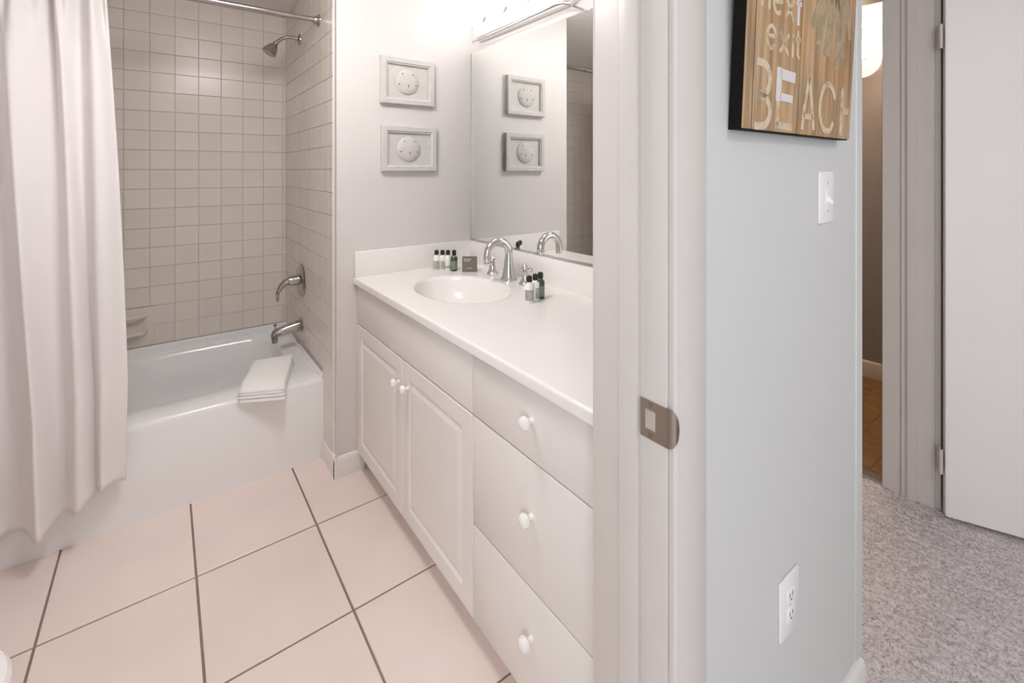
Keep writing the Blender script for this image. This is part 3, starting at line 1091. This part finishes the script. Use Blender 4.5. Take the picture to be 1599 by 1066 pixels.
def vanity():
    root = thing('vanity_cabinet', 'long white vanity cabinet with two doors and three drawers', 'cabinet', (0.96, 1.31, 0))
    c = MB().box(XC + 0.020, X_VAN - 0.002, YR, YR + 0.016, 0.083, 0.811)
    c.box(XC + 0.020, X_VAN - 0.002, YL - 0.016, YL, 0.083, 0.811)
    c.box(XC + 0.020, X_VAN - 0.014, YS - 0.008, YS + 0.008, 0.099, 0.70)
    c.box(XC + 0.020, X_VAN - 0.014, YR + 0.016, YL - 0.016, 0.083, 0.099)
    c.box(X_VAN - 0.014, X_VAN - 0.002, YR + 0.016, YL - 0.016, 0.083, 0.69)
    c.box(XC + 0.020, XC + 0.038, YR + 0.016, YL - 0.016, 0.615, 0.660)
    c.box(XC + 0.020, XC + 0.038, YR + 0.016, YL - 0.016, 0.785, 0.811)
    c.box(XC + 0.020, XC + 0.038, YS - 0.02, YS + 0.02, 0.099, 0.811)
    c.box(XC + 0.020, XC + 0.038, YR + 0.016, YS, 0.325, 0.365)
    c.box(XC + 0.020, XC + 0.038, 1.521, 1.561, 0.099, 0.62)
    c.build('carcass', M['cabinet'], root, smooth=False)
    MB().box(XC + 0.075, X_VAN - 0.002, YR + 0.002, YL - 0.016, 0.001, 0.083).build('toe_kick', M['cabinet'], root, smooth=False)
    g = 0.0022
    MB().box(XC, XC + 0.019, YS + g, YL, 0.637 + g, 0.806, 0.0022, 2).build('false_front', M['cabinet'], root)

    def knob(y, z, parent):
        prof = [(0.0075, 0), (0.0065, 0.008), (0.009, 0.013), (0.0155, 0.018), (0.0165, 0.023), (0.0140, 0.029), (0.008, 0.032), (0, 0.0325)]
        MB().lathe(prof, 20, place((-1, 0, 0), (XC, y, z))).build('knob', M['ceramic'], parent)

    def panel_door(y0, y1, z0, z1):
        """slab with a routed frame: raised centre field"""
        def R(yi, zi, x):
            return [(x, y0 + yi, z0 + zi), (x, y1 - yi, z0 + zi), (x, y1 - yi, z1 - zi), (x, y0 + yi, z1 - zi)]
        b = 0.052
        rings = [R(0, 0, XC + 0.019), R(0, 0, XC + 0.003), R(0.003, 0.003, XC), R(b, b, XC), R(b + 0.006, b + 0.006, XC + 0.006), R(b + 0.010, b + 0.010, XC + 0.006),
                 R(b + 0.030, b + 0.030, XC + 0.0008), R(b + 0.034, b + 0.034, XC + 0.0008)]
        return MB().loft(rings).build('door', M['cabinet'], root, ang=14)
    ym = 1.541
    dl = panel_door(ym + g, YL, 0.083, 0.637 - g)
    knob(1.566, 0.547, dl)
    dr = panel_door(YS + g, ym - g, 0.083, 0.637 - g)
    knob(1.487, 0.553, dr)
    for z0, z1, kz in ((0.637 + g, 0.806, 0.730), (0.3445 + g, 0.637 - g, 0.511), (0.083, 0.3445 - g, 0.233)):
        f = MB().box(XC, XC + 0.019, YR + 0.012, YS - g, z0, z1, 0.0026, 2).build('drawer', M['cabinet'], root)
        knob(0.820, kz, f)


vanity()

ZC = 0.839


def countertop():
    x0, x1, y0, y1 = 0.655, X_VAN - 0.001, 0.575, Y_PIC - 0.001
    root = thing('vanity_countertop', 'white cultured marble countertop with moulded oval sink bowl', 'countertop', (0.95, 1.3, 0.812))
    cx, cy, ax, ay = 0.935, 1.580, 0.168, 0.228
    N = 96
    # outer rectangle points matched by angle to the oval
    def rect_pt(a, x0, x1, y0, y1):
        dx, dy = math.cos(a), math.sin(a)
        t = 1e9
        if dx > 1e-9: t = min(t, (x1 - cx) / dx)
        if dx < -1e-9: t = min(t, (x0 - cx) / dx)
        if dy > 1e-9: t = min(t, (y1 - cy) / dy)
        if dy < -1e-9: t = min(t, (y0 - cy) / dy)
        return cx + dx * t, cy + dy * t
    angs = sorted(set([2 * PI * k / N for k in range(N)] + [math.atan2(yy - cy, xx - cx) % (2 * PI) for xx in (x0, x1) for yy in (y0, y1)]))
    def rr(z, i=0.0):
        return [(*rect_pt(a, x0 + i, x1 - i, y0 + i, y1 - i), z) for a in angs]
    def ov(s, z, dx=0.0):
        return [(cx + dx + ax * s * math.cos(a), cy + ay * s * math.sin(a), z) for a in angs]
    rings = [rr(ZC - 0.027, 0.0), rr(ZC - 0.006, 0.0), rr(ZC - 0.0015, 0.0015), rr(ZC, 0.005), rr(ZC, 0.009), ov(1.10, ZC), ov(1.06, ZC), ov(1.025, ZC - 0.001), ov(0.995, ZC - 0.005), ov(0.965, ZC - 0.014),
             ov(0.90, ZC - 0.042, 0.002), ov(0.80, ZC - 0.075, 0.006), ov(0.64, ZC - 0.104, 0.012), ov(0.42, ZC - 0.122, 0.018), ov(0.20, ZC - 0.130, 0.022), ov(0.09, ZC - 0.131, 0.024)]
    MB().loft(rings, False, True).build('top_slab', M['marble'], root, ang=50)
    MB().lathe([(0.022, 0), (0.022, 0.002), (0.015, 0.004), (0.012, 0.003), (0, 0.006)], 20, Matrix.Translation((cx + 0.024, cy, ZC - 0.131))).build('drain', M['chrome'], root)
    ys = MB().box(X_VAN - 0.020, X_VAN - 0.001, y0, y1, ZC - 0.001, 0.947, 0.004, 2)
    ys.build('back_splash', M['marble'], root)
    MB().box(x0 + 0.003, X_VAN - 0.020, y1 - 0.019, y1, ZC - 0.001, 0.949, 0.004, 2).build('side_splash', M['marble'], root)


countertop()


def faucet():
    root = thing('sink_faucet', 'chrome widespread sink faucet with arched spout and two handles', 'faucet', (1.165, 1.585, ZC))
    bx, by = 1.166, 1.577
    sp = MB().lathe([(0.035, 0), (0.035, 0.004), (0.031, 0.009), (0.0295, 0.013), (0.026, 0.03), (0.0215, 0.055), (0.0180, 0.085), (0.0170, 0.10), (0.0165, 0.108)], 28, Matrix.Translation((bx, by, ZC)))
    pts = []
    rads = []
    for k in range(23):
        t = k / 22
        a = math.radians(-8 + 196 * t)
        pts.append((bx - 0.056 + 0.056 * math.cos(a), by + 0.0 , ZC + 0.108 + 0.060 * math.sin(a) - (0.010 * max(0, t - 0.85) / 0.15)))
        rads.append(0.0165 - 0.0025 * t)
    pts = [(bx, by, ZC + 0.09)] + pts
    rads = [0.0168] + rads
    sp.tube(pts, rads, 18)
    tip = pts[-1]
    sp.lathe([(0.0125, 0), (0.0150, 0.002), (0.0150, 0.010), (0.0132, 0.012)], 18, place((0.10, 0, -1), (tip[0], tip[1], tip[2] + 0.003)))
    sp.build('spout', M['chrome'], root)
    for hy, ang in ((by + 0.128, 0.6), (by - 0.105, -1.15)):
        hx = bx + 0.004
        h = MB().lathe([(0.0255, 0), (0.0255, 0.004), (0.021, 0.008), (0.017, 0.018), (0.0135, 0.034), (0.011, 0.046), (0.0125, 0.049), (0.0125, 0.052), (0.008, 0.054),
                        (0.0085, 0.058), (0.0135, 0.063), (0.0140, 0.069), (0.010, 0.075), (0.005, 0.079), (0.004, 0.083), (0, 0.085)], 24, Matrix.Translation((hx, hy, ZC)))
        if ang < 0:
            d = Vector((math.sin(ang), math.cos(ang) * -1, 0))
            d = Vector((-0.2, -1, 0)).normalized()
            p0 = Vector((hx, hy, ZC + 0.067))
            h.tube([p0 + d * s + Vector((0, 0, dz)) for s, dz in ((0.0, 0), (0.02, 0.001), (0.036, 0.001), (0.046, 0.001), (0.054, 0.0), (0.058, 0))], [0.005, 0.0042, 0.004, 0.0075, 0.008, 0.003], 12)
        h.build('handle', M['chrome'], root)


faucet()


def mirror():
    y0, y1, z0, z1 = 0.62, Y_PIC - 0.004, 0.951, 1.893
    root = thing('wall_mirror', 'large frameless mirror over the sink on the vanity wall', 'mirror', (X_VAN, 1.3, z0))
    MB().box(X_VAN - 0.006, X_VAN - 0.001, y0, y1, z0, z1).build('glass', M['mirror'], root, smooth=False)
    MB().box(X_VAN - 0.009, X_VAN - 0.001, y0, y1, z0 - 0.0035, z0 + 0.004).build('bottom_channel', M['chrome'], root, smooth=False)
    MB().box(X_VAN - 0.0075, X_VAN - 0.001, y1, y1 + 0.0032, z0, z1).build('edge_strip', M['nickel'], root, smooth=False)


mirror()


def vanity_light():
    root = thing('vanity_light', 'lit vanity light bar with frosted globes above the mirror', 'wall light', (X_VAN, 1.6, 2.0))
    y0, y1, z0, z1 = 1.235, 1.965, 1.934, 2.10
    def R(i, x, r):
        pts = []
        for cy_, cz_, a in ((y1 - r, z1 - r, 0), (y0 + r, z1 - r, 90), (y0 + r, z0 + r, 180), (y1 - r, z0 + r, 270)):
            for k in range(7):
                t = math.radians(a + 15 * k)
                pts.append((x, cy_ + (r - i) * math.cos(t), cz_ + (r - i) * math.sin(t)))
        return pts
    MB().loft([R(0, X_VAN - 0.001, 0.05), R(0, X_VAN - 0.012, 0.05), R(0.006, X_VAN - 0.02, 0.05), R(0.010, X_VAN - 0.021, 0.05), R(0.018, X_VAN - 0.032, 0.05), R(0.024, X_VAN - 0.034, 0.05)]).build('backplate', M['trim'], root, ang=25)
    rail = [(1.205, 1.93, 1.926), (1.200, 1.80, 1.924), (1.200, 1.60, 1.926), (1.200, 1.40, 1.931), (1.200, 1.32, 1.934), (1.203, 1.275, 1.927), (1.212, 1.245, 1.912), (1.235, 1.236, 1.906), (1.257, 1.236, 1.905)]
    MB().tube(rail, 0.0042, 12).build('rail', M['chrome'], root)
    for y in (1.86, 1.69, 1.52, 1.35):
        MB().lathe([(0.028, 0), (0.028, 0.012), (0.022, 0.02)], 20, place((-1, 0, 0), (X_VAN - 0.030, y, 2.035))).build('socket_cup', M['chrome'], root)
        g = MB().lathe([(0.018, -0.052)] + [(0.054 * math.sin(t), -0.054 * math.cos(t)) for t in [0.35 + (PI - 0.35) * k / 12 for k in range(12)]] + [(0, 0.054)], 24, place((-1, 0, 0), (X_VAN - 0.096, y, 2.035)))
        g.build('globe', M['globe'], root)


vanity_light()


# ------------------------------------------------------------------ sand dollar pictures
def sand_dollar_frame(x0, x1, z0, z1, rot, label):
    y = Y_PIC
    root = thing('framed_sand_dollar', label, 'picture', ((x0 + x1) / 2, y, z0), 'sand dollar pictures')
    fw, dp = 0.030, 0.024
    cx, cz = (x0 + x1) / 2, (z0 + z1) / 2
    T = Matrix.Translation((cx, 0, cz)) @ Matrix.Rotation(rot, 4, 'Y') @ Matrix.Translation((-cx, 0, -cz))

    def put(mb, name, m, parent=root, smooth=True, ang=40):
        bmesh.ops.transform(mb.bm, matrix=T, verts=mb.bm.verts)
        return mb.build(name, m, parent, smooth, ang)

    def R(i, yy):
        return [(x0 + i, yy, z0 + i), (x1 - i, yy, z0 + i), (x1 - i, yy, z1 - i), (x0 + i, yy, z1 - i)]
    put(MB().loft([R(0, y - 0.001), R(0, y - dp + 0.003), R(0.003, y - dp), R(fw - 0.008, y - dp), R(fw - 0.004, y - dp + 0.004), R(fw, y - dp + 0.005), R(fw, y - 0.008)], True, False), 'frame', M['frame'], ang=20)
    put(MB().box(x0 + fw - 0.001, x1 - fw + 0.001, y - 0.010, y - 0.006, z0 + fw - 0.001, z1 - fw + 0.001), 'backing', M['frame'], smooth=False)
    r = 0.058
    cx2 = cx - 0.004
    d = put(MB().lathe([(r * 0.97, 0), (r, 0.003), (r * 0.93, 0.0065), (r * 0.6, 0.0095), (r * 0.25, 0.0115), (0, 0.012)], 40, place((0, -1, 0), (cx2, y - 0.010, cz))), 'sand_dollar', M['shell'])
    holes = []
    pet = MB()
    for k in range(5):
        a = math.radians(90 + 72 * k)
        ux, uz = math.cos(a), math.sin(a)
        # raised outline of each petal
        pts = []
        for q in range(17):
            t = 2 * PI * q / 16
            rr_ = 0.021 + 0.014 * math.cos(t)
            lat = 0.0075 * math.sin(t)
            px, pz = cx2 + ux * rr_ - uz * lat, cz + uz * rr_ + ux * lat
            rad = math.hypot(px - cx2, pz - cz)
            pts.append((px, y - 0.0205 + 0.0045 * (rad / r) ** 1.5, pz))
        pet.tube(pts, 0.0011, 6, cap=False)
        b = math.radians(126 + 72 * k)
        if k == 2:
            continue
        rr_ = 0.043
        c0 = Vector((cx2 + math.cos(b) * rr_, y - 0.0185, cz + math.sin(b) * rr_))
        dv = Vector((math.cos(b), 0, math.sin(b)))
        L = 0.0045
        holes.append((c0, dv * L, 0.0024))
    c0 = Vector((cx2 + 0.003, y - 0.0205, cz - 0.018))
    holes.append((c0, Vector((0, 0, 0.008)), 0.0026))
    put(pet, 'petals', M['shell'], d)
    for c0, e, r_ in holes:
        put(MB().tube([c0 - e, c0, c0 + e], [0.0012, r_, 0.0012], 8), 'slot', M['slot'], d)


sand_dollar_frame(0.772, 1.036, 1.602, 1.814, 0.0, 'whitewashed framed sand dollar, the upper of two beside the mirror')
sand_dollar_frame(0.777, 1.047, 1.296, 1.503, 0.0, 'whitewashed framed sand dollar, the lower of two beside the mirror')


# ------------------------------------------------------------------ toiletries
def bottle(x, y, label, cap, body, lab, group, h=0.094, rz=0.0, band=False):
    root = thing('toiletry_bottle', label, 'bottle', (x, y, ZC), group)
    s = h / 0.094
    T = Matrix.Translation((x, y, ZC)) @ Matrix.Rotation(rz, 4, 'Z')
    b = MB().lathe([(0.0135, 0), (0.0150, 0.002), (0.0150, 0.058 * s), (0.0140, 0.063 * s), (0.0085, 0.068 * s), (0.0075, 0.070 * s), (0.0075, 0.074 * s)], 24, T)
    b.build('bottle_body', M[body], root)
    MB().lathe([(0.0095, 0), (0.0098, 0.001), (0.0098, 0.014 * s), (0.0085, 0.0195 * s), (0.004, 0.0215 * s), (0, 0.022 * s)], 20, T @ Matrix.Translation((0, 0, 0.0725 * s))).build('cap', M[cap], root)
    z0, z1 = (0.012, 0.024) if band else (0.008, 0.046)
    # wrapped label, a sleeve around three quarters of the body
    rings = []
    for z in (z0 * s, z1 * s):
        rings.append([(T @ Vector((0.0153 * math.cos(a), 0.0153 * math.sin(a), z))) for a in [math.radians(150 + 150 * k / 16) for k in range(17)]])
    MB().loft([[tuple(p) for p in r] for r in rings], False, False, closed=False).build('label', M[lab], root)
    return root


G1, G2 = 'toiletry bottles left of the sink', 'toiletry bottles right of the sink'
bottle(1.008, 1.926, 'white toiletry bottle with grey label, leftmost of the row by the side splash', 'black', 'lotion', 'label', G1)
bottle(1.030, 1.909, 'white toiletry bottle with narrow grey label, second from left by the side splash', 'black', 'lotion', 'label', G1, rz=0.9)
bottle(1.050, 1.894, 'white toiletry bottle with sage band, next to the dark green bottle', 'black', 'lotion', 'green_label', G1, band=True)
bottle(1.068, 1.868, 'dark green toiletry bottle between white bottles and the soap carton', 'black', 'darkglass', 'greylabel2', G1, h=0.096)
bottle(1.022, 1.262, 'white toiletry bottle nearest the counter front, right of the sink', 'black', 'lotion', 'label', G2)
bottle(1.057, 1.272, 'white toiletry bottle in the middle of three, right of the sink', 'black', 'lotion', 'label', G2, rz=1.5)
bottle(1.090, 1.282, 'dark green toiletry bottle nearest the back splash, right of the sink', 'black', 'darkglass', 'greylabel2', G2)


def carton():
    a = Vector((1.083, 1.822, 0))
    b = Vector((1.137, 1.783, 0))
    u = (b - a).normalized()
    n = Vector((u.y, -u.x, 0))
    if n.y > 0:
        n = -n
    L, T, H = (b - a).length, 0.022, 0.068
    root = thing('soap_carton', 'small square taupe soap carton beside the dark bottle near the faucet', 'box', (1.11, 1.81, ZC))
    w = MB()
    q = [a, b, b - n * T, a - n * T]
    w.loft([[(p.x, p.y, ZC) for p in q], [(p.x, p.y, ZC + H) for p in q]])
    bmesh.ops.bevel(w.bm, geom=list(w.bm.edges), offset=0.0008, segments=1, affect='EDGES')
    w.build('carton_body', M['carton'], root)
    for z, s0, s1, hh in ((0.058, 0.12, 0.62, 0.004), (0.050, 0.12, 0.52, 0.0035), (0.018, 0.30, 0.70, 0.0025)):
        p = [a + u * (L * s0) + n * 0.0004, a + u * (L * s1) + n * 0.0004, a + u * (L * s1) - n * 0.0002, a + u * (L * s0) - n * 0.0002]
        MB().loft([[(k.x, k.y, ZC + z - hh / 2) for k in p], [(k.x, k.y, ZC + z + hh / 2) for k in p]]).build('print_line', M['carton_print'], root, smooth=False)


carton()


# ------------------------------------------------------------------ toilet (only the front of its seat enters the picture)
def toilet():
    cy0 = 1.18
    root = thing('toilet', 'white toilet at the lower left edge, opposite the vanity', 'toilet', (-0.55, cy0, 0))

    def oval(xc, rx, ry, z, n=64, sq=2.2):
        pts = []
        for k in range(n):
            t = 2 * PI * k / n
            c, s = math.cos(t), math.sin(t)
            pts.append((xc + rx * math.copysign(abs(c) ** (2 / sq), c), cy0 + ry * math.copysign(abs(s) ** (2 / sq), s), z))
        return pts
    rim = 0.375
    MB().loft([oval(-0.53, 0.215, 0.105, 0.002), oval(-0.53, 0.21, 0.10, 0.03), oval(-0.52, 0.20, 0.095, 0.12), oval(-0.49, 0.215, 0.125, 0.22), oval(-0.47, 0.235, 0.165, 0.31), oval(-0.463, 0.240, 0.180, 0.36), oval(-0.463, 0.238, 0.178, rim)]).build('bowl', M['ceramic'], root)
    MB().loft([oval(-0.463, 0.243, 0.183, rim), oval(-0.463, 0.246, 0.186, rim + 0.006), oval(-0.463, 0.243, 0.183, rim + 0.016)]).build('seat', M['ceramic'], root)
    MB().loft([oval(-0.463, 0.243, 0.183, rim + 0.0175), oval(-0.463, 0.246, 0.186, rim + 0.024), oval(-0.463, 0.240, 0.180, rim + 0.034), oval(-0.463, 0.20, 0.15, rim + 0.040)]).build('lid', M['ceramic'], root)
    MB().box(-0.932, -0.735, cy0 - 0.22, cy0 + 0.22, 0.36, 0.72, 0.02, 3).build('tank', M['ceramic'], root)
    MB().box(-0.938, -0.728, cy0 - 0.228, cy0 + 0.228, 0.72, 0.752, 0.010, 2).build('tank_lid', M['ceramic'], root)
    MB().tube([(-0.733, cy0 - 0.16, 0.66), (-0.715, cy0 - 0.16, 0.66), (-0.712, cy0 - 0.11, 0.655)], 0.006, 10).build('flush_lever', M['chrome'], root)


toilet()


# ------------------------------------------------------------------ added unseen fill lamps, and the sconce of the far room
def fill_dome(x, y, r, label, m, dp=0.092):
    root = thing('added_ceiling_lamp', label, 'ceiling light', (x, y, CEIL))
    MB().lathe([(r, 0), (r, -0.02), (r * 0.94, -0.024)], 32, Matrix.Translation((x, y, CEIL - 0.001))).build('ring_base', M['chrome'], root)
    MB().lathe([(r * 0.92, -0.022), (r * 0.88, -0.022 - (dp - .022) * .35), (r * 0.68, -0.022 - (dp - .022) * .74), (r * 0.36, -0.022 - (dp - .022) * .94), (0, -dp)], 32, Matrix.Translation((x, y, CEIL - 0.001))).build('glass_dome', M[m], root)


fill_dome(0.9, -0.75, 0.19, 'round frosted ceiling lamp added behind the camera to light the hall', 'fill_dome_hall')
fill_dome(0.26, 1.31, 0.20, 'round frosted ceiling lamp added out of view to light the bathroom', 'fill_dome_bath', 0.17)


def sconce():
    x, y, z = X_R, 1.040, 1.990
    root = thing('bowl_sconce', 'lit half-bowl wall sconce in the dim far room', 'wall light', (x, y, z))
    rings = []
    R_ = 0.105
    n = 9
    t = bmesh.new()
    grid = []
    for i in range(n + 1):
        ph = (PI / 2) * i / n
        grid.append([t.verts.new((x - 0.002 - 0.9 * R_ * math.cos(ph) * math.sin(th), y + R_ * math.cos(ph) * math.cos(th), z - 0.095 * math.sin(ph))) for th in [PI * k / 16 for k in range(17)]])
    for a, b in zip(grid[:-1], grid[1:]):
        for k in range(16):
            t.faces.new((a[k], a[k + 1], b[k + 1], b[k]))
    w = MB()
    w.merge(t)
    w.build('glass_bowl', M['sconce_glass'], root)
    MB().tube([(x - 0.002 - 0.92 * R_ * math.sin(th), y + 1.02 * R_ * math.cos(th), z) for th in [PI * k / 16 for k in range(17)]], 0.003, 8).build('rim', M['nickel'], root)
    MB().lathe([(0.03, 0), (0.03, 0.01), (0.012, 0.014)], 16, place((-1, 0, 0), (x, y, z + 0.02))).build('mount', M['nickel'], root)
    l = bpy.data.lights.new('sconce_bulb', 'POINT')
    l.energy = P_SCONCE
    l.color = (1.0, 0.80, 0.52)
    l.shadow_soft_size = 0.03
    o = bpy.data.objects.new('sconce_bulb', l)
    o.location = (x - 0.06, y, z + 0.035)
    COL.objects.link(o)


sconce()

# unseen window frame added left of the camera around the daylight fill
wf = MB()
for a in (-1.65, -1.0675, -0.485):
    wf.box(-1.15, -1.11, a, a + 0.035, 0.7, 2.0, 0.004)
for z in (0.7, 1.335, 1.965):
    wf.box(-1.148, -1.112, -1.65, -0.45, z, z + 0.035, 0.004)
win = struct(wf.build('window_added', M['trim'], smooth=False))
